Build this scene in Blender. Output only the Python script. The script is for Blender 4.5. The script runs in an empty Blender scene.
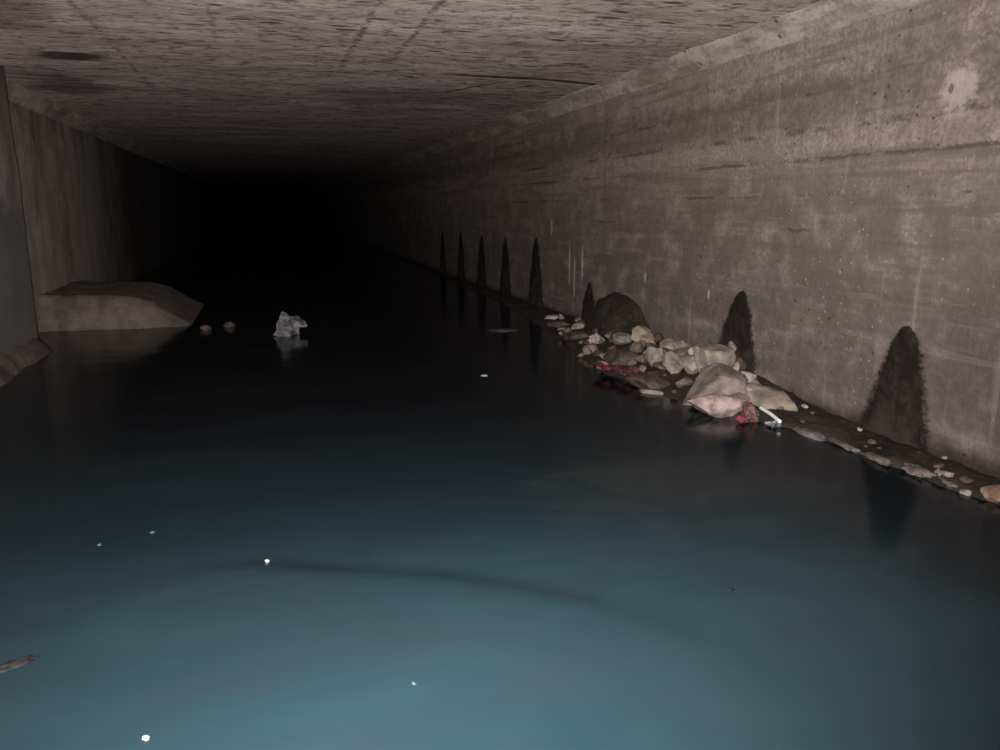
import bpy, bmesh, math, random
from mathutils import Vector, Matrix, noise, Euler

S = bpy.context.scene
C = S.collection
S.view_settings.view_transform = 'Standard'
S.view_settings.look = 'None'
S.view_settings.gamma = 1.0
S.view_settings.use_curve_mapping = False
S.view_settings.exposure = 0.0

RW = 3.85      # right wall face
LW = -2.40     # left wall face
CH = 2.86      # ceiling above the water
HN = 0.18      # haunch between ceiling and walls


# ------------------------------------------------------------------ helpers
def link(name, me, mat, parent=None, loc=(0, 0, 0), smooth=True):
    o = bpy.data.objects.new(name, me)
    C.objects.link(o)
    o.location = loc
    if mat:
        me.materials.append(mat)
    if parent:
        o.parent = parent
    if smooth:
        for p in me.polygons:
            p.use_smooth = True
    return o


def from_bm(name, bm, mat, parent=None, loc=(0, 0, 0), smooth=True):
    bmesh.ops.recalc_face_normals(bm, faces=bm.faces)
    me = bpy.data.meshes.new(name)
    bm.to_mesh(me)
    bm.free()
    return link(name, me, mat, parent, loc, smooth)


def tag(o, label=None, cat=None, group=None, kind=None):
    if label:
        o['label'] = label
    if cat:
        o['category'] = cat
    if group:
        o['group'] = group
    if kind:
        o['kind'] = kind
    return o


def fbm(x, y, z, oct=4):
    return noise.fractal(Vector((x, y, z)), 1.0, 2.0, oct)


def smooth01(a, b, v):
    t = max(0.0, min(1.0, (v - a) / (b - a)))
    return t * t * (3 - 2 * t)


def interp(tab, v):
    if v <= tab[0][0]:
        return tab[0][1]
    for (a, fa), (b, fb) in zip(tab, tab[1:]):
        if v <= b:
            return fa + (fb - fa) * (v - a) / (b - a)
    return tab[-1][1]


def axis_steps(segs):
    """segs: (start, end, step) ranges joined into one increasing list"""
    out = []
    for a, b, s in segs:
        n = max(1, round((b - a) / s))
        out += [a + (b - a) * i / n for i in range(n)]
    out.append(segs[-1][1])
    return out


# ------------------------------------------------------------------ node helpers
class N:
    """small wrapper to write shader graphs"""
    def __init__(s, name):
        s.m = bpy.data.materials.new(name)
        s.m.use_nodes = True
        s.t = s.m.node_tree
        s.t.nodes.clear()
        s.out = s.t.nodes.new('ShaderNodeOutputMaterial')
        s.bsdf = s.t.nodes.new('ShaderNodeBsdfPrincipled')
        s.t.links.new(s.bsdf.outputs[0], s.out.inputs[0])
        s.co = s.t.nodes.new('ShaderNodeTexCoord').outputs['Object']

    def put(s, sock, v):
        if isinstance(v, bpy.types.NodeSocket):
            s.t.links.new(v, sock)
        elif isinstance(v, tuple) and len(v) == 3 and sock.type == 'RGBA':
            sock.default_value = (*v, 1)
        else:
            sock.default_value = v

    def noise(s, scale, detail=4, rough=.55, stretch=(1, 1, 1), off=(0, 0, 0), dist=0):
        mp = s.t.nodes.new('ShaderNodeMapping')
        s.t.links.new(s.co, mp.inputs[0])
        mp.inputs['Scale'].default_value = stretch
        mp.inputs['Location'].default_value = off
        n = s.t.nodes.new('ShaderNodeTexNoise')
        s.t.links.new(mp.outputs[0], n.inputs['Vector'])
        n.inputs['Scale'].default_value = scale
        n.inputs['Detail'].default_value = detail
        n.inputs['Roughness'].default_value = rough
        n.inputs['Distortion'].default_value = dist
        return n.outputs[0]

    def vor(s, scale, stretch=(1, 1, 1), feature='F1', rnd=1.0):
        mp = s.t.nodes.new('ShaderNodeMapping')
        s.t.links.new(s.co, mp.inputs[0])
        mp.inputs['Scale'].default_value = stretch
        n = s.t.nodes.new('ShaderNodeTexVoronoi')
        n.feature = feature
        s.t.links.new(mp.outputs[0], n.inputs['Vector'])
        n.inputs['Scale'].default_value = scale
        n.inputs['Randomness'].default_value = rnd
        return n.outputs['Distance']

    def math(s, op, a, b=0.0, clamp=False):
        n = s.t.nodes.new('ShaderNodeMath')
        n.operation = op
        n.use_clamp = clamp
        s.put(n.inputs[0], a)
        s.put(n.inputs[1], b)
        return n.outputs[0]

    def ramp(s, v, a, b, lo=0.0, hi=1.0):
        n = s.t.nodes.new('ShaderNodeMapRange')
        n.interpolation_type = 'SMOOTHSTEP'
        s.put(n.inputs[0], v)
        n.inputs[1].default_value = a
        n.inputs[2].default_value = b
        n.inputs[3].default_value = lo
        n.inputs[4].default_value = hi
        return n.outputs[0]

    def mix(s, f, a, b, mode='MIX'):
        n = s.t.nodes.new('ShaderNodeMix')
        n.data_type = 'RGBA'
        n.blend_type = mode
        s.put(n.inputs['Factor'], f)
        s.put(n.inputs['A'], a)
        s.put(n.inputs['B'], b)
        return n.outputs['Result']

    def xyz(s):
        n = s.t.nodes.new('ShaderNodeSeparateXYZ')
        s.t.links.new(s.co, n.inputs[0])
        return n.outputs

    def near(s, p, r, jitter=None, scale=(1, 1, 1)):
        """1 inside the blob round p, 0 outside radius r"""
        n = s.t.nodes.new('ShaderNodeVectorMath')
        n.operation = 'SUBTRACT'
        s.t.links.new(s.co, n.inputs[0])
        n.inputs[1].default_value = p
        k = s.t.nodes.new('ShaderNodeVectorMath')
        k.operation = 'MULTIPLY'
        s.t.links.new(n.outputs[0], k.inputs[0])
        k.inputs[1].default_value = scale
        l = s.t.nodes.new('ShaderNodeVectorMath')
        l.operation = 'LENGTH'
        s.t.links.new(k.outputs[0], l.inputs[0])
        d = l.outputs['Value']
        if jitter is not None:
            d = s.math('ADD', d, s.math('MULTIPLY', s.math('SUBTRACT', jitter, .5), r * 1.6))
        return s.ramp(d, r, r * .45)

    def line(s, coord, pos, half, wob=None, amp=0.0):
        c = coord
        if wob is not None:
            c = s.math('ADD', c, s.math('MULTIPLY', s.math('SUBTRACT', wob, .5), amp))
        d = s.math('ABSOLUTE', s.math('SUBTRACT', c, pos))
        return s.ramp(d, half, half * .2)

    def bump(s, h, strength=.5, dist=.02, prev=None):
        n = s.t.nodes.new('ShaderNodeBump')
        n.inputs['Strength'].default_value = strength
        n.inputs['Distance'].default_value = dist
        s.t.links.new(h, n.inputs['Height'])
        if prev is not None:
            s.t.links.new(prev, n.inputs['Normal'])
        return n.outputs[0]

    def finish(s, col, rough=.9, normal=None, spec=.3):
        s.put(s.bsdf.inputs['Base Color'], col)
        s.put(s.bsdf.inputs['Roughness'], rough)
        s.bsdf.inputs['Specular IOR Level'].default_value = spec
        if normal is not None:
            s.t.links.new(normal, s.bsdf.inputs['Normal'])
        return s.m


# ------------------------------------------------------------------ materials
def mat_right_wall():
    n = N('board_marked_concrete_wall')
    X, Y, Z = n.xyz()
    big = n.noise(.55, 5, .6, off=(3, 1, 7))
    mid = n.noise(3.0, 6, .65)
    fine = n.noise(34, 5, .7)
    drip = n.noise(2.4, 4, .6, stretch=(1, 2.6, .22), off=(0, 5, 0))
    # warm render above, cool grey flood zone; lower tones also painted dimmer for flash falloff
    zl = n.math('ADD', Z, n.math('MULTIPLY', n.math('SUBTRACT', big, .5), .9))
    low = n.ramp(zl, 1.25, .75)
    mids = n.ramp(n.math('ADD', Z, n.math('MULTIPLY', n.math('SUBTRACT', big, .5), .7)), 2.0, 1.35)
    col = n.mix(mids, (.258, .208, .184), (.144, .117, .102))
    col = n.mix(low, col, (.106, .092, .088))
    col = n.mix(n.ramp(mid, .42, .72), col, n.mix(.38, col, (.52, .44, .38)))
    grainy = n.noise(11, 5, .7, stretch=(1, .8, 1.2), off=(4, 4, 2))
    col = n.mix(n.math('MULTIPLY', n.ramp(grainy, .48, .64), .46), col, (.125, .098, .082))
    brd = n.noise(2.6, 5, .62, stretch=(1, .22, 4.2), off=(1, 1, 5))
    col = n.mix(n.math('MULTIPLY', n.ramp(brd, .48, .62), .58), col, (.12, .094, .080))
    brl = n.noise(3.4, 4, .62, stretch=(1, .28, 3.6), off=(6, 3, 5))
    col = n.mix(n.math('MULTIPLY', n.ramp(brl, .54, .70), .30), col, (.36, .31, .275))
    col = n.mix(n.math('MULTIPLY', n.ramp(fine, .46, .60), .62), col, (.15, .122, .105))
    # long stained band under the haunch
    zb = n.math('ADD', Z, n.math('MULTIPLY', n.math('SUBTRACT', mid, .5), .55))
    band = n.math('MULTIPLY', n.ramp(zb, 2.02, 2.18), n.ramp(zb, 2.52, 2.34))
    band = n.math('MULTIPLY', band, n.ramp(n.noise(1.3, 5, .7, stretch=(1, .7, 1.5), off=(8, 2, 1)), .30, .46))
    band = n.math('MULTIPLY', band, n.ramp(grainy, .30, .58, .45, 1.0))
    col = n.mix(n.math('MULTIPLY', band, .72), col, (.115, .092, .078))
    # vertical weathering streaks
    col = n.mix(n.math('MULTIPLY', n.ramp(drip, .52, .72), .30), col, (.14, .115, .10))
    pale = n.noise(3.1, 3, .6, stretch=(1, 3.4, .16), off=(2, 9, 3))
    col = n.mix(n.math('MULTIPLY', n.ramp(pale, .62, .74), .18), col, (.45, .41, .38))
    # form board joints
    brk = n.noise(1.1, 5, .7, stretch=(1, 1, 2.2), off=(1, 4, 6))
    wob = n.noise(5, 3)
    wob2 = n.noise(9, 5, .75)
    groove = None
    for z, half, lo in ((2.05, .024, .47), (1.84, .013, .49), (1.58, .010, .50), (1.33, .010, .53), (1.08, .008, .56),
                        (2.30, .012, .5), (.82, .008, .57)):
        g = n.math('MULTIPLY', n.line(Z, z, half * 1.3, wob2, .06), n.ramp(brk, lo, lo + .1))
        groove = g if groove is None else n.math('MAXIMUM', groove, g)
    col = n.mix(n.math('MULTIPLY', groove, .75), col, (.085, .066, .055))
    # a casting joint across the wall below the crack in the ceiling
    joint = n.line(Y, 8.75, .025, wob2, .10)
    col = n.mix(n.math('MULTIPLY', joint, .45), col, (.09, .07, .06))
    # pits and pale grains
    pit = n.ramp(n.vor(9, (1, 1, 1.5)), .16, .07)
    pit = n.math('MULTIPLY', pit, n.ramp(n.noise(2.0, 3, off=(7, 7, 7)), .47, .60))
    col = n.mix(n.math('MULTIPLY', pit, .8), col, (.07, .055, .045))
    grain = n.ramp(n.vor(15), .17, .06)
    grain = n.math('MULTIPLY', grain, n.ramp(n.noise(1.6, 3, off=(2, 3, 9)), .40, .56))
    col = n.mix(n.math('MULTIPLY', grain, .42), col, (.56, .50, .46))
    # spalled pale patch with a dark bolt hole
    sp = n.near((RW, 3.80, 2.15), .15, grainy, (1, .95, .85))
    col = n.mix(n.math('MULTIPLY', sp, .52), col, (.55, .48, .43))
    hole = n.near((RW, 3.86, 2.165), .030, grainy, (.3, 1.2, .8))
    col = n.mix(n.math('MULTIPLY', hole, .8), col, (.10, .08, .07))
    # white drips of lime
    for (y, z, ry, rz) in ((10.55, 1.22, 14, 3.6), (7.64, .76, 22, 6), (6.36, .71, 24, 7), (9.40, .80, 16, 1.7), (9.85, .75, 16, 1.5),
                           (9.67, .62, 20, 1.4)):
        d = n.near((RW, y, z), .5, grainy, (1, ry * .7, rz))
        col = n.mix(n.math('MULTIPLY', d, .5), col, (.60, .57, .55))
    # grime right at the foot
    zf = n.math('ADD', Z, n.math('MULTIPLY', n.math('SUBTRACT', n.noise(4, 4, stretch=(1, 1, .4)), .5), .16))
    foot = n.ramp(zf, .15, .03)
    col = n.mix(n.math('MULTIPLY', foot, .85), col, (.030, .022, .016))
    h = n.math('ADD', n.math('MULTIPLY', fine, .45), mid)
    h = n.math('ADD', h, n.math('MULTIPLY', grainy, -.5))
    h = n.math('ADD', h, n.math('MULTIPLY', brd, -.7))
    h = n.math('SUBTRACT', h, n.math('MULTIPLY', groove, .8))
    h = n.math('SUBTRACT', h, n.math('MULTIPLY', pit, .6))
    h = n.math('ADD', h, n.math('MULTIPLY', grain, .25))
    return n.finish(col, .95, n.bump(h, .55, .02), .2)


def mat_left_wall():
    n = N('stained_concrete_wall')
    X, Y, Z = n.xyz()
    mid = n.noise(2.2, 6, .65)
    drip = n.noise(1.0, 6, .68, stretch=(1, .9, .38), off=(4, 2, 0))
    col = n.mix(n.ramp(mid, .35, .7), (.25, .215, .185), (.36, .31, .27))
    col = n.mix(n.math('MULTIPLY', n.ramp(drip, .46, .68), .8), col, (.085, .068, .058))
    # green black algae on the nearer, recessed bay
    alg = n.math('MULTIPLY', n.ramp(Y, 9.36, 9.33), n.ramp(n.math('ADD', Z, n.math('MULTIPLY', mid, 1.2)), 2.9, 1.9))
    col = n.mix(n.math('MULTIPLY', alg, .75), col, (.066, .068, .068))
    damp = n.math('MULTIPLY', n.ramp(n.math('ADD', Z, mid), 2.95, 3.2), n.ramp(n.noise(.9, 4, off=(3, 3, 3)), .4, .6))
    col = n.mix(n.math('MULTIPLY', damp, .6), col, (.08, .065, .055))
    far_dim = n.ramp(n.math('ADD', Y, n.math('MULTIPLY', n.math('SUBTRACT', mid, .5), 7)), 13.2, 19)  # far wall painted darker with distance to deepen the fade of the flash
    col = n.mix(n.math('MULTIPLY', far_dim, .85), col, (.035, .029, .026))
    fine = n.noise(24, 4, .7)
    h = n.math('ADD', mid, n.math('MULTIPLY', fine, .3))
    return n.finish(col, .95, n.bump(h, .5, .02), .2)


def mat_ceiling():
    n = N('board_marked_concrete_ceiling')
    X, Y, Z = n.xyz()
    mid = n.noise(1.5, 6, .65, stretch=(.6, 1.4, 1))
    fine = n.noise(26, 5, .7, stretch=(.45, 1.3, 1))
    board = n.noise(6.5, 6, .72, stretch=(.30, 1.5, 1), off=(0, 2, 0))
    col = n.mix(n.ramp(mid, .36, .68), (.48, .395, .365), (.70, .595, .555))
    col = n.mix(n.math('MULTIPLY', n.ramp(board, .50, .64), .62), col, (.22, .178, .155))
    lump = n.noise(8, 6, .75, stretch=(.8, 1.1, 1), off=(3, 8, 1))
    col = n.mix(n.math('MULTIPLY', n.ramp(lump, .52, .63), .78), col, (.12, .090, .076))
    col = n.mix(n.math('MULTIPLY', n.ramp(lump, .47, .36), .40), col, (.74, .65, .60))
    col = n.mix(n.math('MULTIPLY', n.ramp(fine, .50, .66), .6), col, (.20, .155, .13))
    # honeycombed dashes along the boards
    dash = n.ramp(n.math('ADD', n.vor(5.0, (.6, 1.7, 1)), n.math('MULTIPLY', n.math('SUBTRACT', lump, .5), .8)), .32, .16)
    gate = n.ramp(n.noise(1.3, 4, .6, stretch=(.5, 1.3, 1), off=(5, 5, 1)), .42, .56)
    dash = n.math('MULTIPLY', dash, gate)
    col = n.mix(n.math('MULTIPLY', dash, .85), col, (.055, .040, .034))
    pit = n.math('MULTIPLY', n.ramp(n.vor(16, (1, 1.6, 1)), .22, .1), n.ramp(n.noise(2.2, 3, off=(1, 8, 4)), .46, .62))
    col = n.mix(n.math('MULTIPLY', pit, .7), col, (.08, .06, .05))
    bright = n.math('MULTIPLY', n.ramp(n.vor(12, (.6, 1.8, 1)), .2, .06), gate)
    wob = n.noise(6, 5, .72)
    # panel joints running down the tunnel and a crack across it
    cr = None
    for x, half, y0, y1, k in ((.82, .042, 4, 9.2, .8), (1.24, .038, 4, 8.6, .75), (-1.18, .030, 4, 11, .6), (-.30, .03, 5, 8, .4), (2.45, .03, 5, 8.4, .35)):
        g = n.line(X, x, half, wob, .12)
        g = n.math('MULTIPLY', g, n.math('MULTIPLY', n.ramp(Y, y0, y0 + .5), n.ramp(Y, y1, y1 - 1.2)))
        g = n.math('MULTIPLY', g, n.math('MULTIPLY', n.ramp(n.noise(8.5, 5, .75, off=(6, 2, 2)), .42, .60), k))
        cr = g if cr is None else n.math('MAXIMUM', cr, g)
    yj = n.math('SUBTRACT', Y, n.math('MULTIPLY', X, .16))
    g = n.math('MULTIPLY', n.line(yj, 8.13, .11, wob, .16), n.ramp(X, 1.75, 2.1))
    cr = n.math('MAXIMUM', cr, n.math('MULTIPLY', g, .95))
    yd = n.math('SUBTRACT', Y, n.math('MULTIPLY', X, -1.9))
    g = n.math('MULTIPLY', n.line(yd, 13.9, .09, wob, .2), n.math('MULTIPLY', n.ramp(X, 2.0, 2.2), n.ramp(X, 2.75, 2.6)))
    cr = n.math('MAXIMUM', cr, n.math('MULTIPLY', g, .8))
    col = n.mix(cr, col, (.042, .032, .028))
    # dark damp blotches
    for p, r, sc, k in (((-1.66, 8.5, CH), .5, (1.35, 1.5, 1), .92), ((-2.05, 10.5, CH), .9, (1.6, .8, 1), .6),
                        ((1.9, 10.5, CH), 1.2, (.6, .9, 1), .35), ((-1.9, 6.6, CH), .7, (1.2, .9, 1), .45)):
        d = n.near(p, r, mid, sc)
        col = n.mix(n.math('MULTIPLY', d, k), col, (.050, .038, .033))
    col = n.mix(n.math('MULTIPLY', bright, .5), col, (.60, .53, .47))
    h = n.math('ADD', mid, n.math('MULTIPLY', board, .6))
    h = n.math('SUBTRACT', h, n.math('MULTIPLY', lump, .6))
    h = n.math('ADD', h, n.math('MULTIPLY', fine, .45))
    h = n.math('SUBTRACT', h, n.math('MULTIPLY', dash, .7))
    h = n.math('SUBTRACT', h, n.math('MULTIPLY', cr, .7))
    return n.finish(col, .95, n.bump(h, .75, .03), .2)


def mat_haunch():
    n = N('pale_concrete_haunch')
    mid = n.noise(2.4, 6, .65, stretch=(1, .5, 1))
    fine = n.noise(26, 4, .7)
    col = n.mix(n.ramp(mid, .36, .66), (.34, .285, .245), (.50, .435, .38))
    col = n.mix(n.math('MULTIPLY', n.ramp(fine, .5, .66), .5), col, (.18, .145, .12))
    mott = n.noise(8, 6, .72, stretch=(1, .7, 1))
    col = n.mix(n.math('MULTIPLY', n.ramp(mott, .48, .64), .55), col, (.15, .12, .10))
    band = n.noise(2.2, 5, .7, stretch=(1, .35, 2.5), off=(4, 4, 4))
    col = n.mix(n.math('MULTIPLY', n.ramp(band, .46, .62), .6), col, (.17, .135, .115))
    pit = n.math('MULTIPLY', n.ramp(n.vor(6), .16, .06), n.ramp(n.noise(1.5, 2), .45, .55))
    col = n.mix(n.math('MULTIPLY', pit, .85), col, (.06, .045, .04))
    h = n.math('ADD', mid, n.math('MULTIPLY', fine, .4))
    return n.finish(col, .95, n.bump(h, .5, .02), .2)


def mat_water():
    n = N('murky_teal_water')
    X, Y, Z = n.xyz()
    cloud = n.noise(.75, 5, .6, stretch=(.6, 1, 1), off=(2, 6, 0), dist=.6)
    cloud2 = n.noise(2.1, 4, .6, stretch=(.45, 1, 1), off=(9, 1, 0), dist=1.0)
    col = n.mix(n.ramp(cloud, .32, .70), (.0215, .052, .065), (.0315, .067, .082))
    col = n.mix(n.math('MULTIPLY', n.ramp(cloud2, .40, .7), .35), col, (.045, .070, .087))
    # clear dark shallows beside the bank
    edge = n.math('SUBTRACT', X, n.math('MULTIPLY', n.ramp(Y, 2.5, 7, 0, 1), -.35))
    edge = n.math('ADD', edge, n.math('MULTIPLY', n.math('SUBTRACT', cloud2, .5), .7))
    shal = n.ramp(edge, 2.35, 3.15)
    col = n.mix(n.math('MULTIPLY', shal, .8), col, (.0085, .0115, .0125))
    # light that enters and leaves at a glancing angle is lost to reflection
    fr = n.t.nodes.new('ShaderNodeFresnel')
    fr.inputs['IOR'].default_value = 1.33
    # water colour darkened outward from the foreground to steepen the flash falloff
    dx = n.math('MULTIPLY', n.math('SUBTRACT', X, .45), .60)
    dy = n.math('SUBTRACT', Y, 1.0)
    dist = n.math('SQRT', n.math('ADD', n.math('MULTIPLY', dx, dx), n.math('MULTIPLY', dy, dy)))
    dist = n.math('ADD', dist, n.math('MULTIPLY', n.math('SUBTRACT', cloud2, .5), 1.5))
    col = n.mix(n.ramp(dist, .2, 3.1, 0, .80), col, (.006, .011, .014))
    silt = n.near((2.15, 3.78, 0), .95, cloud2, (.95, 1.4, 1))     # wall reflection painted as a paler patch off the bank
    col = n.mix(n.math('MULTIPLY', silt, .32), col, (.052, .052, .045))
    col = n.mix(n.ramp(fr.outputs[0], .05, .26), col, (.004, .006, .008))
    r1 = n.noise(3.0, 3, .5, stretch=(.6, 1, 1))
    r2 = n.noise(11, 2, .5, stretch=(.6, 1, 1))
    h = n.math('ADD', r1, n.math('MULTIPLY', r2, .12))
    n.bsdf.inputs['IOR'].default_value = 1.33
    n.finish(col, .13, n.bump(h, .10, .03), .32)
    return n.m


def mat_rock(name, base, dark=None, bump=.5, scale=9, wet=.85):
    n = N(name)
    a = n.noise(scale, 6, .65)
    b = n.noise(scale * 4, 4, .7)
    dark = dark or tuple(c * .42 for c in base)
    col = n.mix(n.ramp(a, .34, .64), dark, base)
    col = n.mix(n.math('MULTIPLY', n.ramp(b, .5, .7), .5), col, tuple(c * .5 for c in base))
    h = n.math('ADD', a, n.math('MULTIPLY', b, .4))
    return n.finish(col, wet, n.bump(h, bump, .02), .3)


def mat_silt(name, a, b, rough=.75, gl=.7):
    n = N(name)
    m = n.noise(3.2, 6, .7)
    f = n.noise(22, 5, .7)
    col = n.mix(n.ramp(m, .36, .66), a, b)
    col = n.mix(n.math('MULTIPLY', n.ramp(f, .55, .7), gl), col, tuple(min(1, c * 2.6) for c in b))
    h = n.math('ADD', m, n.math('MULTIPLY', f, .7))
    return n.finish(col, rough, n.bump(h, .8, .03), .3)


def mat_stain():
    n = N('black_seepage_crust')
    at = n.t.nodes.new('ShaderNodeAttribute')
    at.attribute_name = 'rim'
    rim = at.outputs['Fac']
    a = n.noise(6, 5, .7)
    f = n.noise(40, 4, .7)
    ft = n.t.nodes.new('ShaderNodeAttribute')
    ft.attribute_name = 'foot'
    k0 = n.math('ADD', a, n.math('MULTIPLY', ft.outputs['Fac'], .30))
    col = n.mix(n.ramp(k0, .48, .86), (.0125, .0098, .0080), (.048, .037, .032))
    k = n.math('ADD', rim, n.math('MULTIPLY', n.math('SUBTRACT', f, .5), .7))
    al = n.ramp(k, 1.0, .62)
    n.put(n.bsdf.inputs['Alpha'], al)
    return n.finish(col, .9, n.bump(n.math('ADD', a, n.math('MULTIPLY', f, .5)), .6, .02), .2)


def mat_plain(name, col, rough=.5, spec=.5, alt=None, scale=14, bump=.3):
    n = N(name)
    a = n.noise(scale, 4, .6)
    c = n.mix(n.ramp(a, .38, .66), col, alt or tuple(v * .55 for v in col))
    return n.finish(c, rough, n.bump(a, bump, .01), spec)


M_RW, M_LW, M_CE, M_HA = mat_right_wall(), mat_left_wall(), mat_ceiling(), mat_haunch()
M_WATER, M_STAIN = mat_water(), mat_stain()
M_BANK = mat_silt('wet_dark_silt', (.016, .012, .010), (.045, .034, .028), .7)
M_BAR = mat_silt('brown_silt', (.080, .066, .055), (.150, .122, .102), .9, .18)
M_MOUND = mat_silt('dark_loam', (.018, .013, .010), (.038, .028, .020), .95)
M_BED = mat_silt('mud_bed', (.03, .03, .028), (.05, .045, .04), .8)


# ------------------------------------------------------------------ the culvert shell
def wall_off(y, z):
    """unevenness of a cast face, in metres"""
    return .010 * fbm(y * .55, z * .9, 1.3, 3) + .0035 * fbm(y * 3.1, z * 3.1, 5.0, 3)


def sheet(name, us, vs, fn, mat, thick, out):
    """grid surface fn(u,v) closed into a slab, thickness along the vector out"""
    bm = bmesh.new()
    g = [[bm.verts.new(fn(u, v)) for v in vs] for u in us]
    for i in range(len(us) - 1):
        for j in range(len(vs) - 1):
            bm.faces.new((g[i][j], g[i + 1][j], g[i + 1][j + 1], g[i][j + 1]))
    o = Vector(out) * thick
    nu, nv = len(us) - 1, len(vs) - 1
    ring = [g[i][0] for i in range(nu + 1)] + [g[nu][j] for j in range(1, nv + 1)] + \
           [g[i][nv] for i in range(nu - 1, -1, -1)] + [g[0][j] for j in range(nv - 1, 0, -1)]
    back = [bm.verts.new(v.co + o) for v in ring]
    m = len(ring)
    for i in range(m):
        bm.faces.new((ring[i], ring[(i + 1) % m], back[(i + 1) % m], back[i]))
    bm.faces.new(back)
    return from_bm(name, bm, mat)


YS = axis_steps([(-5, 1.5, .5), (1.5, 12, .07), (12, 24, .2), (24, 70, 2)])
ZS = axis_steps([(-.55, 2.86, .08)])

wall_right = sheet('wall_right', YS, ZS, lambda y, z: (RW + wall_off(y, z), y, z), M_RW, .3, (1, 0, 0))
tag(wall_right, 'right concrete culvert wall with board marks and dark seepage stains', 'wall', kind='structure')


def left_face(y, z):
    # the culvert widens a little beyond the nearer bay
    step = -.36 * smooth01(9.30, 9.34, y)
    return (LW + step - wall_off(y + 40, z) * 1.6, y, z)


YL = axis_steps([(-5, 5, .5), (5, 9.2, .1), (9.2, 9.4, .02), (9.4, 18, .1), (18, 70, 2)])
wall_left = sheet('wall_left', YL, ZS, left_face, M_LW, .3, (-1, 0, 0))
tag(wall_left, 'left concrete culvert wall fading into the dark', 'wall', kind='structure')

XS = axis_steps([(LW - .40, RW, .09)])
YC = axis_steps([(-5, 3, .5), (3, 13, .09), (13, 24, .3), (24, 70, 2)])
ceil = sheet('ceiling', XS, YC, lambda x, y: (x, y, CH + .012 * fbm(x * .8, y * .8, 9, 3) + .007 * fbm(x * 1.5, y * 7, 2, 3)),
             M_CE, .3, (0, 0, 1))
tag(ceil, 'flat board-marked concrete ceiling of the culvert', 'ceiling', kind='structure')


def haunch(name, wx0, sgn, ys):
    bm = bmesh.new()
    rows = []
    k = 7
    for y in ys:
        r = []
        for i in range(k + 1):
            t = i / k
            wx = wx0 - (.36 * smooth01(9.30, 9.34, y) if sgn < 0 else 0)
            e = .012 * fbm(y * .9, t * 2, 3 + sgn, 3) * (1 if 0 < i < k else .4)
            r.append(bm.verts.new((wx - sgn * (HN * t + e * .7) + sgn * .012 * (1 - t), y, CH - HN * (1 - t) - e * .7 + .012 * t)))
        r.append(bm.verts.new((wx + sgn * .10, y, CH + .10)))
        rows.append(r)
    for a, b in zip(rows, rows[1:]):
        m = len(a)
        for i in range(m):
            bm.faces.new((a[i], a[(i + 1) % m], b[(i + 1) % m], b[i]))
    bm.faces.new(rows[0])
    bm.faces.new(rows[-1])
    return from_bm(name, bm, M_HA)


tag(haunch('trim_1', RW, 1, YS), 'sloping concrete haunch between ceiling and right wall', 'trim', kind='structure')
tag(haunch('trim_2', LW, -1, [y for y in YL if y > 9.33]), 'sloping concrete haunch between ceiling and left wall', 'trim', kind='structure')

bed = sheet('floor', axis_steps([(LW - .4, RW, .25)]), axis_steps([(-5, 24, .4), (24, 70, 2)]),
            lambda x, y: (x, y, -.50 + .03 * fbm(x, y, 3)), M_BED, .2, (0, 0, -1))
tag(bed, 'muddy bed of the culvert under the water', 'floor', kind='structure')


# ------------------------------------------------------------------ seepage stains (crust on the right wall)
def stain(y0, ztip, yl, yr, zb, seed, lean=0.0):
    """crust spreading from a tip down to the foot: yl (far side) and yr (near side) at height zb"""
    rnd = random.Random(seed)
    nv, nu = 44, 22
    bm = bmesh.new()
    lay = bm.verts.layers.float.new('rim')
    lay2 = bm.verts.layers.float.new('foot')
    rows = []
    for j in range(nv + 1):
        t = j / nv
        z = ztip + (zb - ztip) * t
        w = .02 + .98 * (t ** .56)
        a = y0 + (yr - y0) * w - .030 * fbm(z * 7, seed, 1.7, 3)
        b = y0 + (yl - y0) * w + .030 * fbm(z * 7, seed + 9, 4.1, 3)
        row = []
        for i in range(nu + 1):
            u = i / nu
            y = a + (b - a) * u + lean * (1 - t)
            rim = abs(2 * u - 1)
            tipfade = smooth01(.0, .05, t)
            ht = (.014 * (1 - rim ** 2) + .004) * (.35 + .65 * tipfade) * (1 + .5 * fbm(y * 9, z * 9, seed, 3))
            v = bm.verts.new((RW + wall_off(y, z) - max(.0025, ht), y, z))
            v[lay2] = (t ** 1.3) * (1 - rim ** 2)
            v[lay] = max(rim * 1.0, (1 - tipfade) * .9)
            row.append(v)
        rows.append(row)
    for p, q in zip(rows, rows[1:]):
        for i in range(nu):
            bm.faces.new((p[i], p[i + 1], q[i + 1], q[i]))
    me = bpy.data.meshes.new('seepage_stain')
    bm.to_mesh(me)
    bm.free()
    o = link('seepage_stain', me, M_STAIN, wall_right)
    return o


st = [
    (3.97, .77, 4.36, 3.65, -.02, 'black tapering seepage stain, the large one nearest the camera'),
    (5.80, .81, 6.28, 5.47, .02, 'black pointed seepage stain behind the beige rock heap'),
    (9.14, .58, 9.46, 8.82, .02, 'short black seepage stain beside the dark loam mound'),
    (11.22, 1.06, 11.62, 10.80, .0, 'tall narrow black seepage stain, first beyond the loam mound'),
    (12.79, 1.02, 13.22, 12.40, .0, 'tall black seepage stain, second beyond the loam mound'),
    (14.35, 1.00, 14.80, 13.95, .0, 'tall black seepage stain, third beyond the loam mound'),
    (16.02, 1.00, 16.45, 15.60, .0, 'dim black seepage stain, fourth beyond the loam mound'),
    (17.76, 1.00, 18.2, 17.35, .0, 'dim black seepage stain farthest into the dark'),
]
for k, (y0, zt, yl, yr, zb, lab) in enumerate(st):
    tag(stain(y0, zt, yl, yr, zb, k * 3 + 1), lab)

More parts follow.
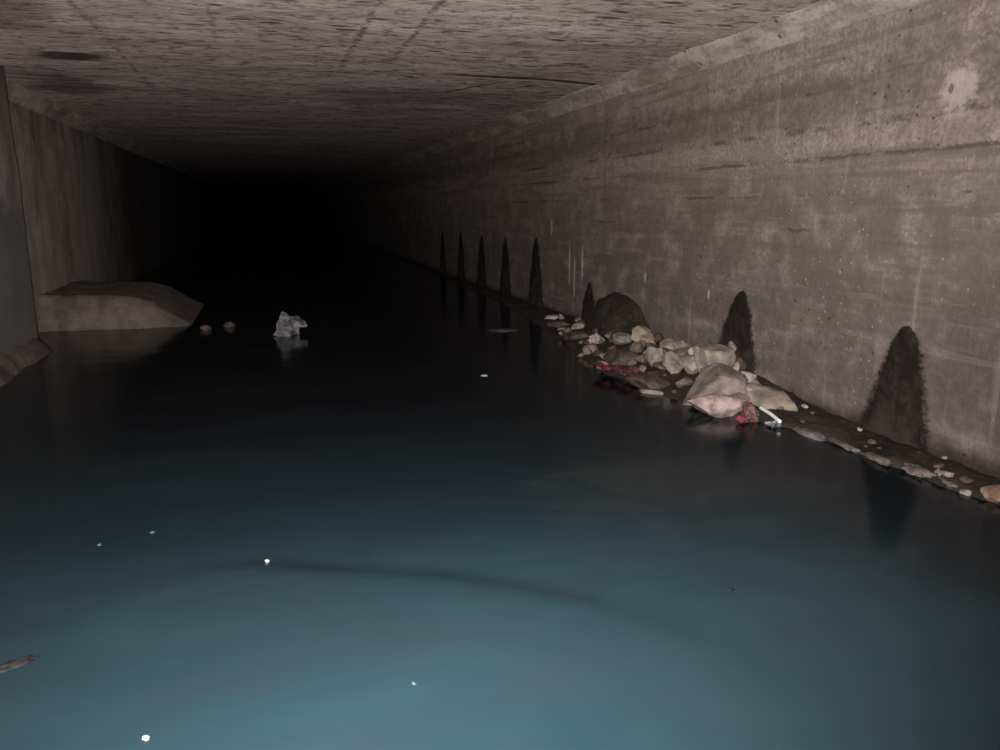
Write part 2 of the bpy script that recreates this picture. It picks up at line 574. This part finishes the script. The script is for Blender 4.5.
# ------------------------------------------------------------------ water
RIDGE = [(-.9, 3.30), (-.15, 3.22), (.17, 3.07), (.44, 2.95), (.63, 2.87), (.87, 2.70), (1.12, 2.49), (1.36, 2.17), (1.6, 1.7)]


def ridge_dist(x, y):
    best, sd = 9, 0
    for (ax, ay), (bx, by) in zip(RIDGE, RIDGE[1:]):
        dx, dy = bx - ax, by - ay
        L = dx * dx + dy * dy
        t = max(0, min(1, ((x - ax) * dx + (y - ay) * dy) / L))
        px, py = ax + dx * t, ay + dy * t
        d = math.hypot(x - px, y - py)
        if d < best:
            best = d
            sd = d if (dx * (y - ay) - dy * (x - ax)) > 0 else -d
    return sd


def water_z(x, y):
    z = .004 * fbm(x * .9, y * 1.3, 2, 2)
    if 1.2 < y < 4.6 and -1.6 < x < 2.4:
        d = ridge_dist(x, y)              # a low swell crossing the foreground: steep far side
        if abs(d) < .9:
            along = smooth01(-.7, .1, x) * smooth01(1.9, 1.0, x) if x > 1.0 else smooth01(-.7, .1, x)
            prof = math.exp(-(d / .09) ** 2) if d > 0 else math.exp(-(d / .40) ** 2)
            z += .013 * along * prof
    return z


us = axis_steps([(LW - .38, RW + .02, .05)])
vs = axis_steps([(-5, 1.6, .4), (1.6, 5.5, .045), (5.5, 14, .12), (14, 70, 1.5)])
bm = bmesh.new()
g = [[bm.verts.new((x, y, water_z(x, y))) for y in vs] for x in us]
for i in range(len(us) - 1):
    for j in range(len(vs) - 1):
        bm.faces.new((g[i][j], g[i + 1][j], g[i + 1][j + 1], g[i][j + 1]))
me = bpy.data.meshes.new('water')
bm.to_mesh(me)
bm.free()
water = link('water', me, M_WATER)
tag(water, 'still murky teal water filling the culvert from wall to wall', 'water', kind='stuff')

# ------------------------------------------------------------------ bank along the foot of the right wall
EDGE = [(-1, 3.62), (2.2, 3.56), (2.9, 3.50), (3.27, 3.46), (3.73, 3.43), (4.17, 3.42), (4.45, 3.38), (4.70, 3.20), (5.0, 3.08),
        (5.4, 2.98), (6.0, 2.93), (6.47, 2.84), (7.2, 2.90), (7.75, 3.05), (9.14, 3.24), (10, 3.32), (12, 3.55), (16, 3.66)]
BTOP = [(-1, .012), (4.2, .018), (4.9, .06), (5.6, .15), (6.6, .17), (7.4, .14), (8.6, .09), (10, .07), (16, .03)]


def bank_z(x, y):
    e = interp(EDGE, y) + .05 * fbm(y * 3.3, 2, 1, 4)
    t = (x - e) / (RW - e)
    if t < 0:
        return -.10 + max(-.3, t) * .5
    return -.02 + .05 * smooth01(0, .18, t) + (interp(BTOP, y) - .03) * smooth01(.1, .9, t) + .022 * fbm(x * 7, y * 7, 1, 4) * smooth01(.0, .3, t)


bm = bmesh.new()
ys = axis_steps([(-1, 2.4, .2), (2.4, 10, .045), (10, 16, .12)])
nt = 30
rows = []
for y in ys:
    e = interp(EDGE, y) - .22
    r = []
    for i in range(nt + 1):
        x = e + (RW + .02 - e) * i / nt
        r.append(bm.verts.new((x, y, bank_z(x, y))))
    r.append(bm.verts.new((RW + .02, y, -.45)))
    r.append(bm.verts.new((e, y, -.45)))
    rows.append(r)
for a, b in zip(rows, rows[1:]):
    m = len(a)
    for i in range(m):
        bm.faces.new((a[i], a[(i + 1) % m], b[(i + 1) % m], b[i]))
bm.faces.new(rows[0])
bm.faces.new(rows[-1])
tag(from_bm('silt_bank', bm, M_BANK), 'low strip of wet dark silt along the foot of the right wall', 'silt', kind='stuff')

# dark loam mound leaning on the wall
bm = bmesh.new()
rows = []
nu, nv = 34, 18
y0, ry, hz, rx = 8.22, .78, .50, .36
for j in range(nv + 1):
    ph = (j / nv) * math.pi / 2
    r = []
    for i in range(nu + 1):
        th = -math.pi / 2 + math.pi * i / nu
        c = math.cos(ph) ** 1.15 if j < nv else 0.0
        d = 1 + .09 * fbm(math.sin(th) * 2.4, ph * 2.4, 6, 4)
        x = RW + .03 - rx * c * math.cos(th) * d
        y = y0 + ry * c * math.sin(th) * d
        z = .04 + hz * (math.sin(ph) ** 1.15) * d
        r.append(bm.verts.new((x - RW, y - y0, z)))
    rows.append(r)
for a, b in zip(rows, rows[1:]):
    for i in range(nu):
        bm.faces.new((a[i], a[i + 1], b[i + 1], b[i]))
bmesh.ops.remove_doubles(bm, verts=bm.verts, dist=.0005)
base = [e for e in bm.edges if e.is_boundary]
bmesh.ops.holes_fill(bm, edges=base)
tag(from_bm('loam_mound', bm, M_MOUND, loc=(RW, y0, 0)), 'dark brown rounded mound of loam heaped against the right wall', 'mound')

# ------------------------------------------------------------------ silt bar and strip on the left
bm = bmesh.new()
nx, ny = 70, 44
def bar_top(x, y):
    t = (x - LW + .4) / 1.80                     # 0 at wall, 1 at tip
    prof = interp([(0, .43), (.3, .41), (.45, .41), (.62, .39), (.74, .31), (.88, .14), (1.0, .0), (1.08, -.16)], t)
    front = interp([(0, 10.75), (.35, 10.72), (.7, 10.68), (1.0, 10.7), (1.1, 10.8)], t) + .05 * fbm(x * 3, 7, 2, 4)
    d = y - front
    rise = .55 * smooth01(-.03, .05, d) + .45 * smooth01(.0, .22, d)
    backf = 1 - smooth01(2.2, 3.4, d) * .8
    return -.10 + (prof + .10) * rise * backf + (.016 * fbm(x * 5, y * 5, 3, 4)) * smooth01(0, .2, d) * smooth01(1.0, .7, t)
g = []
for i in range(nx + 1):
    x = LW - .37 + 2.05 * i / nx
    g.append([bm.verts.new((x - LW, y - 11, bar_top(x, y))) for y in axis_steps([(10.5, 11.4, .03), (11.4, 14, .12)])])
for a, b in zip(g, g[1:]):
    for j in range(len(a) - 1):
        bm.faces.new((a[j], a[j + 1], b[j + 1], b[j]))
n0 = len(g[0])
ring = [r[0] for r in g] + [v for v in g[-1][1:]] + [r[-1] for r in reversed(g[:-1])] + [v for v in reversed(g[0][1:-1])]
low = [bm.verts.new((v.co.x, v.co.y, -.48)) for v in ring]
for i in range(len(ring)):
    k = (i + 1) % len(ring)
    bm.faces.new((ring[i], ring[k], low[k], low[i]))
bm.faces.new(low)
tag(from_bm('silt_bar', bm, M_BAR, loc=(LW, 11, 0)), 'flat-topped brown silt bar jutting out from the left wall', 'silt bar')

bm = bmesh.new()
rows = []
for y in axis_steps([(4, 9.28, .08)]):
    w = .16 + .05 * fbm(y * 2, 1, 8, 3)
    h = .17 + .05 * fbm(y * 3, 5, 2, 3)
    r = []
    for i in range(9):
        t = i / 8
        r.append(bm.verts.new((LW - .04 + (w + .04) * t, y, h * (1 - t ** 2) - .04 * t + .012 * fbm(y * 9, t * 6, 4, 3))))
    r.append(bm.verts.new((LW - .04 + w + .06, y, -.47)))
    r.append(bm.verts.new((LW - .04, y, -.47)))
    rows.append(r)
for a, b in zip(rows, rows[1:]):
    m = len(a)
    for i in range(m):
        bm.faces.new((a[i], a[(i + 1) % m], b[(i + 1) % m], b[i]))
bm.faces.new(rows[0])
bm.faces.new(rows[-1])
tag(from_bm('silt_ledge', bm, mat_silt('ledge_silt', (.05, .04, .035), (.11, .085, .07), .9)),
    'narrow pale silt ledge along the foot of the left wall', 'silt ledge')


# ------------------------------------------------------------------ rocks
def rock_mesh(name, dims, seed, planes=14, sub=4, rough=.035, flat=None, extra=()):
    rnd = random.Random(seed)
    bm = bmesh.new()
    bmesh.ops.create_icosphere(bm, subdivisions=sub, radius=1.0)
    cuts = []
    for _ in range(planes):
        v = Vector((rnd.gauss(0, 1), rnd.gauss(0, 1), rnd.gauss(0, 1))).normalized()
        cuts.append((v, rnd.uniform(.52, .86)))
    cuts += [(Vector(c).normalized(), d) for c, d in extra]
    if flat:
        cuts.append((Vector((0, 0, 1)), flat))
        cuts.append((Vector((0, 0, -1)), flat))
    for v in bm.verts:
        p = v.co.copy()
        for c, d in cuts:
            k = p.dot(c)
            if k > d:
                p -= c * (k - d)
        e = rough * noise.fractal(p * 3.0 + Vector((seed, 0, 0)), .7, 2.1, 6)
        v.co = p * (1 + e * 1.6)
    lo = [min(v.co[i] for v in bm.verts) for i in range(3)]
    hi = [max(v.co[i] for v in bm.verts) for i in range(3)]
    for v in bm.verts:
        v.co = Vector(((v.co[i] - (lo[i] + hi[i]) / 2) / (hi[i] - lo[i]) * dims[i]) for i in range(3))
    bmesh.ops.recalc_face_normals(bm, faces=bm.faces)
    me = bpy.data.meshes.new(name)
    bm.to_mesh(me)
    bm.free()
    return me


GREY = mat_rock('grey_brown_stone', (.255, .208, .188))
BEIGE = mat_rock('beige_stone', (.31, .258, .215))
TAN = mat_rock('tan_stone', (.335, .28, .222), scale=6)
PINK = mat_rock('pinkish_stone', (.44, .345, .32), (.17, .12, .11))
PALE = mat_rock('pale_stone', (.44, .385, .36), (.20, .17, .155))
BROWN = mat_rock('wet_brown_stone', (.095, .070, .058), wet=.6)
OLIVE = mat_rock('mossy_stone', (.085, .085, .050), wet=.7)
CRUST = mat_rock('grey_crust', (.22, .185, .165), (.05, .040, .035), scale=7)
OCHRE = mat_rock('orange_brown_stone', (.50, .34, .24), (.18, .12, .09))


def rock(mat, x, y, z, dims, label, seed, rot=(0, 0, 0), cat='rock', name='rock', group=None, flat=None, planes=14, rough=.05, extra=()):
    o = link(name, rock_mesh(name, dims, seed, planes, 4 if max(dims) > .08 else 3, rough, flat, extra), mat, loc=(x, y, z), smooth=True)
    o.rotation_euler = Euler([math.radians(a) for a in rot])
    return tag(o, label, cat, group)


G_ROCK = 'broken rocks heaped against the right wall'
rock(GREY, 3.26, 5.28, .10, (.52, .52, .38), 'biggest grey brown boulder at the front of the rock heap', 11, (0, 0, 0), group=G_ROCK, planes=6, extra=(((-.75, .15, .62), .30), ((-.3, -.9, .25), .62), ((.2, -.3, 1), .7)))
rock(BEIGE, 3.53, 5.66, .235, (.36, .34, .30), 'blocky beige rock standing on top behind the biggest boulder', 5, (0, 4, 20), group=G_ROCK, planes=9)
rock(PINK, 3.10, 4.94, .062, (.42, .30, .20), 'pinkish white rock lying at the waterline before the biggest boulder', 23, (0, 4, -28), group=G_ROCK)
def slab(name, pts, thick, mat, loc, label, cat, group, seed):
    """a broken flat slab: outline pts (top face, metres) with chipped edges"""
    bm = bmesh.new()
    out = []
    for a, b in zip(pts, pts[1:] + pts[:1]):
        for k in range(9):
            p = Vector(a).lerp(Vector(b), k / 9)
            out.append(p)
    cen = sum(out, Vector()) / len(out)
    rings = []
    for f, dz in ((.55, .002), (.90, .0), (1.0, -.014), (1.02, -thick * .6), (.94, -thick)):
        ring = []
        for k, p in enumerate(out):
            q = cen + (p - cen) * (f + .035 * fbm(p.x * 14, p.y * 14, seed + dz * 9, 3))
            q.z += dz + .006 * fbm(q.x * 11, q.y * 11, seed, 3)
            ring.append(bm.verts.new(q))
        rings.append(ring)
    m = len(out)
    for a, b in zip(rings, rings[1:]):
        for k in range(m):
            bm.faces.new((a[k], a[(k + 1) % m], b[(k + 1) % m], b[k]))
    bm.faces.new(rings[0])
    bm.faces.new(rings[-1])
    return tag(from_bm(name, bm, mat, loc=loc), label, cat, group)


slab('rock', [(-.17, .20, .06), (.00, .22, .10), (.14, .00, .075), (.08, -.24, .015), (-.10, -.10, .005)], .06, TAN, (3.56, 4.95, .07),
     'flat tan slab lying tilted beside the wall', 'rock', G_ROCK, 8)
rock(BEIGE, 3.34, 6.36, .14, (.19, .20, .24), 'upright beige rock at the left of a row of three', 31, (0, 0, 10), group=G_ROCK)
rock(BEIGE, 3.36, 6.06, .15, (.22, .22, .23), 'beige rock in the middle of a row of three', 34, (10, 0, 60), group=G_ROCK)
rock(TAN, 3.43, 5.83, .18, (.16, .17, .19), 'small tan rock wedged against the blocky beige rock', 37, (0, 20, 0), group=G_ROCK)
rock(GREY, 3.66, 6.44, .24, (.17, .18, .11), 'flat greyish rock high at the back of the heap by the wall', 41, (0, 10, 0), group=G_ROCK)
rock(PALE, 3.64, 6.14, .23, (.13, .16, .11), 'small pale rock behind the blocky beige rock', 43, (0, 10, 40), group=G_ROCK)
rock(TAN, 3.62, 6.62, .20, (.20, .18, .15), 'tan rock between the loam mound and the back rocks', 47, (0, 0, 0), group=G_ROCK)
rock(BROWN, 3.50, 6.50, .13, (.26, .26, .18), 'brown rock wedged behind the row of three beige rocks', 49, group=G_ROCK)
rock(TAN, 3.64, 7.28, .23, (.24, .26, .17), 'rounded tan rock on top of the pile beside the loam mound', 53, (0, 0, 20), group=G_ROCK)
rock(OCHRE, 3.60, 7.02, .19, (.15, .16, .14), 'small ochre rock on the right of the pile by the loam mound', 59, (0, 0, 50), group=G_ROCK)
rock(BEIGE, 3.48, 7.36, .15, (.20, .24, .16), 'beige rock low on the pile in front of the loam mound', 61, (0, 12, 0), group=G_ROCK)
rock(PALE, 3.53, 7.10, .13, (.11, .13, .09), 'little pale stone at the foot of the pile by the loam mound', 67, group=G_ROCK)
rock(BROWN, 3.20, 6.72, .09, (.34, .36, .18), 'dark reddish brown rock behind the red plastic sheet', 71, (0, 8, 0), group=G_ROCK)
rock(BROWN, 3.06, 5.88, .05, (.40, .34, .14), 'low dark wet rock between red plastic sheet and biggest boulder', 73, (0, 6, 20), group=G_ROCK)
rock(OLIVE, 3.22, 7.06, .04, (.22, .24, .12), 'mossy green rock left of the dark reddish brown rock', 79, group=G_ROCK)
rock(BROWN, 3.42, 6.98, .10, (.24, .24, .16), 'dark brown rock half under the pile by the loam mound', 83, group=G_ROCK)
rock(CRUST, 2.97, 5.70, .005, (.24, .12, .055), 'thin pale stone lying along the waterline left of the biggest boulder', 89, (0, 0, -50), group=G_ROCK, flat=.5)
rock(PALE, 3.58, 5.30, .16, (.21, .19, .13), 'pale rock between blocky beige rock and tan slab', 97, (0, 14, 20), group=G_ROCK)
rock(PINK, 3.47, 5.14, .11, (.18, .17, .12), 'pinkish stone touching the upper edge of the tan slab', 101, (0, 8, 0), group=G_ROCK)
rock(PINK, 3.44, 5.28, .12, (.09, .09, .08), 'very small pink stone beside the biggest boulder', 103, group=G_ROCK)
rock(PALE, 3.68, 5.28, .115, (.06, .06, .04), 'tiny pale stone above the tan slab by the wall', 107, group=G_ROCK)
rock(GREY, 3.34, 5.06, .06, (.20, .22, .14), 'grey rock wedged between pinkish white rock and tan slab', 109, group=G_ROCK)
rock(GREY, 3.74, 5.75, .325, (.075, .08, .13), 'small upright grey stone before the second seepage stain', 113, group=G_ROCK)
rock(BROWN, 3.70, 5.66, .20, (.22, .24, .17), 'brown rock carrying the small upright grey stone', 115, group=G_ROCK)
rock(TAN, 3.64, 5.53, .20, (.055, .07, .13), 'slim tan stone standing on edge below the grey stone', 117, (0, 10, 0), group=G_ROCK)
rock(PALE, 3.56, 8.78, .07, (.22, .17, .11), 'white stone left of the loam mound', 121, (0, 0, 20), group=G_ROCK)
rock(PALE, 3.41, 8.90, .03, (.18, .12, .06), 'flat whitish stone at the water left of the loam mound', 127, group=G_ROCK)
rock(PALE, 3.56, 9.74, .05, (.22, .18, .10), 'grey white stone farthest along the bank', 131, group=G_ROCK)
rock(GREY, 3.63, 9.55, .10, (.09, .09, .09), 'small grey stone behind the grey white stone on the bank', 133, group=G_ROCK)
rock(BROWN, 3.45, 9.20, .05, (.30, .30, .13), 'brown rock between the white stones left of the mound', 137, group=G_ROCK)
rock(BROWN, 3.34, 8.28, .05, (.30, .34, .14), 'brown rock in front of the loam mound', 139, group=G_ROCK)
rock(OCHRE, 3.575, 3.00, .030, (.17, .15, .09), 'orange brown rock on the bank at the right edge of the picture', 149, (0, 0, 15), group='stones along the near bank')
rock(PALE, 3.50, 3.11, .010, (.055, .06, .035), 'tiny white stone at the water beside the orange brown rock', 151, group='stones along the near bank')
rock(PALE, 3.72, 4.17, .050, (.035, .04, .025), 'tiny white stone just left of the largest seepage stain', 157, group='stones along the near bank')
rock(PALE, 3.77, 3.52, .050, (.03, .03, .02), 'tiny white stone just right of the largest seepage stain', 163, group='stones along the near bank')
rock(PINK, 3.74, 4.76, .060, (.05, .06, .035), 'small pinkish stone right of the tan slab by the wall', 167, group='stones along the near bank')

# flat shards along the water's edge
SH = 'flat shards along the water edge'
for k, (x, y, z, d, rz, lab) in enumerate([
    (3.42, 4.28, .012, (.10, .34, .035), 6, 'grey flat shard at the water nearest the white tube'),
    (3.45, 4.00, .014, (.07, .34, .030), -4, 'long thin grey shard left of the largest stain at the water'),
    (3.46, 3.72, .014, (.08, .30, .035), -6, 'long thin grey shard below the largest seepage stain'),
    (3.50, 3.44, .020, (.14, .26, .050), -10, 'broad grey shard right below the largest seepage stain'),
    (3.53, 3.22, .015, (.09, .18, .040), 4, 'short grey shard between the broad shard and orange brown rock'),
    (3.58, 3.34, .030, (.07, .12, .040), 30, 'small reddish grey shard on the inner side of the broad shard'),
]):
    rock(CRUST if k != 5 else PINK, x, y, z, d, lab, 200 + k, (0, 4, rz), 'shard', 'stone_shard', SH, flat=.45, rough=.20)

# little dark pebbles nothing tells apart
rnd = random.Random(4)
peb = [rock_mesh('pebble', (.05, .06, .035), 300 + i, 12, 3) for i in range(4)]
PEB = mat_rock('dark_pebble', (.14, .11, .095))
for i in range(26):
    y = rnd.uniform(2.7, 9.8) if i > 9 else rnd.uniform(2.8, 5.0)
    e = interp(EDGE, y)
    x = rnd.uniform(e + .08, RW - .06)
    o = link('pebble', peb[i % 4], PEB if not peb[i % 4].materials else None, loc=(x, y, bank_z(x, y) + .008))
    o.rotation_euler.z = rnd.uniform(0, 6.28)
    s = rnd.uniform(.5, 1.25)
    o.scale = (s, s, s)
    tag(o, 'small dark pebble on the silt strip beside the right wall', 'pebble', 'dark pebbles on the silt strip')


# broken rubble filling the gaps of the heap
rnd = random.Random(12)
RUB = [mat_rock('rubble_brown', (.17, .13, .11)), mat_rock('rubble_dark', (.075, .058, .048)), mat_rock('rubble_tan', (.20, .16, .13))]
rub = []
for k in range(9):
    me = rock_mesh('rubble', (rnd.uniform(.09, .14), rnd.uniform(.09, .15), rnd.uniform(.06, .10)), 600 + k, 9, 3, .07)
    me.materials.append(RUB[k % 3])
    for p in me.polygons:
        p.use_smooth = True
    rub.append(me)
for k in range(96):
    y = rnd.triangular(4.9, 9.3, 6.6)
    e = interp(EDGE, y)
    x = e + .06 + (RW - .10 - e) * rnd.random() ** .9
    s_ = rnd.uniform(.45, 1.25)
    o = bpy.data.objects.new('stone_fragment', rub[k % 9])
    C.objects.link(o)
    o.location = (x, y, bank_z(x, y) + .018 * s_ + rnd.uniform(0, .02))
    o.rotation_euler = (rnd.uniform(-.4, .4), rnd.uniform(-.4, .4), rnd.uniform(0, 6.28))
    o.scale = (s_, s_, s_)
    tag(o, 'small broken stone fragment in the heap along the right wall', 'stone', 'small stone fragments among the heaped rocks')


# ------------------------------------------------------------------ litter
def crumpled_sheet(name, w, l, seed, amp, mat, loc, rot, label, cat, n=30, thick=.003):
    bm = bmesh.new()
    g = []
    for i in range(n + 1):
        r = []
        for j in range(n + 1):
            u, v = i / n - .5, j / n - .5
            ed = 1 + .16 * fbm(math.atan2(v, u) * 1.3, seed, 2, 3)
            p = Vector((u * w * ed, v * l * ed, 0))
            q = Vector((u * 4.5, v * 4.5, seed))
            p.z = amp * (1 - 2 * abs(noise.noise(q))) + amp * .5 * (1 - 2 * abs(noise.noise(q * 2.3)))
            p.x += amp * .5 * noise.noise(q + Vector((9, 0, 0)))
            r.append(bm.verts.new(p))
        g.append(r)
    for a, b in zip(g, g[1:]):
        for j in range(n):
            bm.faces.new((a[j], a[j + 1], b[j + 1], b[j]))
    o = from_bm(name, bm, mat, loc=loc)
    o.rotation_euler = Euler([math.radians(a) for a in rot])
    m = o.modifiers.new('thickness', 'SOLIDIFY')
    m.thickness = thick
    return tag(o, label, cat)


def crumpled_wad(name, dims, seed, mat, loc, rot, label, cat, fold=.35):
    bm = bmesh.new()
    bmesh.ops.create_icosphere(bm, subdivisions=5, radius=1)
    rnd = random.Random(seed)
    cuts = [(Vector((rnd.gauss(0, 1), rnd.gauss(0, 1), rnd.gauss(0, 1))).normalized(), rnd.uniform(.25, .75)) for _ in range(11)]
    for v in bm.verts:
        p = v.co.normalized()
        d = p.copy()
        for c, k in cuts:
            e = p.dot(c) - k
            if e > 0:
                p -= c * e
        q = d * 1.5 + Vector((seed, 1, 2))
        r = 1 - fold * abs(noise.noise(q)) * 1.8 - fold * .35 * abs(noise.noise(q * 2.6)) + .45 * noise.noise(q * .8)
        v.co = Vector(p[i] * r * dims[i] * .62 for i in range(3))
    o = from_bm(name, bm, mat, loc=loc)
    o.rotation_euler = Euler([math.radians(a) for a in rot])
    return tag(o, label, cat)


RED = mat_plain('faded_red_plastic', (.150, .036, .042), .5, .4, (.060, .017, .019))
REDB = mat_plain('bright_red_plastic', (.34, .072, .092), .5, .4, (.15, .03, .038))
RUST = mat_plain('reddish_brown_film', (.125, .052, .046), .6, .4, (.050, .022, .020))
WHITE = mat_plain('white_plastic', (.95, .93, .90), .35, .5, (.85, .83, .80), bump=.05)
MILKY = mat_plain('milky_plastic', (.26, .25, .25), .4, .5, (.08, .075, .075))
PAPER = mat_plain('crumpled_pinkish_paper', (.36, .29, .31), .8, .3, (.13, .10, .11), 20)
GREEN = mat_plain('dark_green_plastic', (.012, .028, .017), .5, .5)
YELLOW = mat_plain('dull_yellow_wrapper', (.13, .11, .05), .5, .5)

crumpled_sheet('plastic_sheet', .20, .62, 3, .035, RED, (2.97, 6.28, .045), (0, 22, 24),
               'faded red plastic sheet trailing into the water beside the rock heap', 'plastic sheet')
crumpled_wad('wrapper', (.15, .17, .15), 7, RUST, (3.24, 4.74, .06), (0, 0, 30),
             'reddish brown crumpled wrapper between pinkish white rock and white tube', 'wrapper')
crumpled_wad('wrapper', (.14, .11, .07), 12, REDB, (3.15, 4.66, .02), (0, 0, 20),
             'small bright red wrapper in the water under the reddish brown one', 'wrapper')
crumpled_wad('paper_scrap', (.22, .20, .17), 19, PAPER, (3.38, 7.80, .085), (0, 0, 10),
             'crumpled pinkish white paper in front of the loam mound', 'paper')
crumpled_sheet('plastic_strip', .06, .22, 21, .015, PAPER, (3.22, 7.50, .05), (10, 24, 8),
               'narrow pale strip hanging down to the water below the crumpled paper', 'plastic strip', 16)
crumpled_wad('plastic_scrap', (.16, .20, .09), 27, GREEN, (3.08, 6.98, .02), (0, 0, 0),
             'dark green plastic scrap at the water left of the red sheet', 'plastic scrap')
crumpled_wad('plastic_scrap', (.10, .10, .06), 29, YELLOW, (3.33, 7.30, .09), (0, 0, 0),
             'dull yellow wrapper scrap under the crumpled paper', 'plastic scrap')
crumpled_wad('plastic_bag', (.16, .13, .07), 37, MILKY, (3.31, 4.52, .015), (0, 0, -30),
             'milky clear plastic bag in the water below the white tube', 'bag')


def tube(name, a, b, rad, mat, label, cat, cap_mat):
    a, b = Vector(a), Vector(b)
    ax = (b - a)
    L = ax.length
    bm = bmesh.new()
    seg = 20
    prof = [(rad * .78, .012), (rad * .78, 0), (rad * .95, 0), (rad, .004), (rad, L * .5), (rad * .98, L - .004), (rad * .93, L), (rad * .78, L), (rad * .78, L - .02)]
    rows = []
    for r, h in prof:
        bend = .010 * math.sin(math.pi * h / L)
        rows.append([bm.verts.new((r * math.cos(t * 2 * math.pi / seg) + bend, r * math.sin(t * 2 * math.pi / seg), h)) for t in range(seg)])
    for p, q in zip(rows, rows[1:]):
        for i in range(seg):
            bm.faces.new((p[i], p[(i + 1) % seg], q[(i + 1) % seg], q[i]))
    bm.faces.new(rows[0])
    bm.faces.new(rows[-1])
    o = from_bm(name, bm, mat, loc=a)
    o.rotation_euler = ax.to_track_quat('Z', 'Y').to_euler()
    return tag(o, label, cat)


tube('plastic_tube', (3.42, 4.84, .052), (3.34, 4.50, .045), .013, WHITE,
     'thin white plastic tube lying at the water below the tan slab', 'tube', WHITE)

# ------------------------------------------------------------------ things out in the water
crumpled_wad('plastic_bag', (.44, .38, .40), 44, mat_plain('grey_white_film', (.150, .138, .148), .5, .4, (.025, .023, .026), 9, .6), (.17, 9.75, .13), (0, 0, 25),
             'crumpled greyish white bag snagged in midstream in the dark', 'bag', .55)
rock(BROWN, -.53, 10.5, .03, (.16, .15, .09), 'small dark stone breaking the surface between silt bar and midstream bag', 401)
rock(BROWN, -.80, 10.35, .02, (.14, .13, .09), 'brown stone just off the tip of the silt bar', 403)

FOAM = mat_plain('pale_scum', (.55, .53, .50), .9, .2, (.35, .33, .31), 30)
DIM = mat_plain('dim_scum', (.16, .185, .185), .9, .2, (.11, .13, .13), 30)
DARKWOOD = mat_plain('soaked_wood', (.016, .016, .016), .7, .3)
def fleck(x, y, w, l, seed, label, h=.012, mat=FOAM, cat='floating fleck', name='floating_fleck'):
    me = rock_mesh(name, (w, l, h), seed, 6, 3, .25)
    o = link(name, me, mat, loc=(x, y, water_z(x, y) + h * .25))
    return tag(o, label, cat, None if mat is DARKWOOD else 'pale flecks floating on the water')

fleck(-.08, 3.30, .022, .028, 501, 'brightest pale fleck floating just beyond the long dark ripple', .016)
fleck(-.42, 2.20, .024, .024, 503, 'pale fleck floating nearest the camera at the lower left', .016)
fleck(1.82, 6.73, .07, .06, 505, 'pale fleck floating midstream opposite the red plastic sheet')
fleck(-.60, 3.78, .026, .03, 507, 'faint pale fleck, right one of a pair at the left', .006, DIM)
fleck(-.81, 3.70, .022, .03, 509, 'faint pale fleck, left one of a pair at the left', .006, DIM)
fleck(.37, 2.25, .016, .02, 511, 'faint pale fleck floating in the bright foreground water', .006, DIM)
fleck(1.70, 2.52, .035, .02, 513, 'dark fleck floating in the right foreground water', .010, DARKWOOD)
SCUM = mat_plain('grey_scum', (.10, .085, .09), .9, .2, (.04, .034, .036), 9)
o = link('scum_patch', rock_mesh('scum_patch', (.46, .30, .02), 521, 5, 4, .3), SCUM, loc=(2.76, 9.25, .004))
tag(o, 'thin grey scum patch floating near the far end of the bank', 'scum')
o = link('driftwood', rock_mesh('driftwood', (.34, .07, .045), 531, 8, 4, .2), DARKWOOD, loc=(-.96, 2.70, .002))
o.rotation_euler.z = .35
tag(o, 'short dark piece of driftwood floating at the left edge', 'driftwood')

# ------------------------------------------------------------------ camera and its flash
cam = bpy.data.cameras.new('camera')
cam.sensor_width = 36
cam.lens = 785 / 1000 * 36
cam.clip_start = .05
cam.clip_end = 200
co = bpy.data.objects.new('camera', cam)
C.objects.link(co)
co.location = (0, 0, 1.5)
co.rotation_euler = (math.radians(90 - 12.08), 0, math.radians(-16.32))
S.camera = co

fl = bpy.data.lights.new('camera_flash', 'SPOT')
fl.energy = 2600
fl.color = (1.0, .95, .94)
fl.spot_size = math.radians(122)
fl.spot_blend = 1.0
fl.shadow_soft_size = .02
fo = bpy.data.objects.new('camera_flash', fl)
C.objects.link(fo)
fo.location = (-.03, .0, 1.56)
fo.rotation_euler = (math.radians(90 + 1.5), 0, math.radians(-6))

w = bpy.data.worlds.new('dark')
S.world = w
w.use_nodes = True
w.node_tree.nodes['Background'].inputs[0].default_value = (.8, .25, 1.0, 1)
w.node_tree.nodes['Background'].inputs[1].default_value = .0004
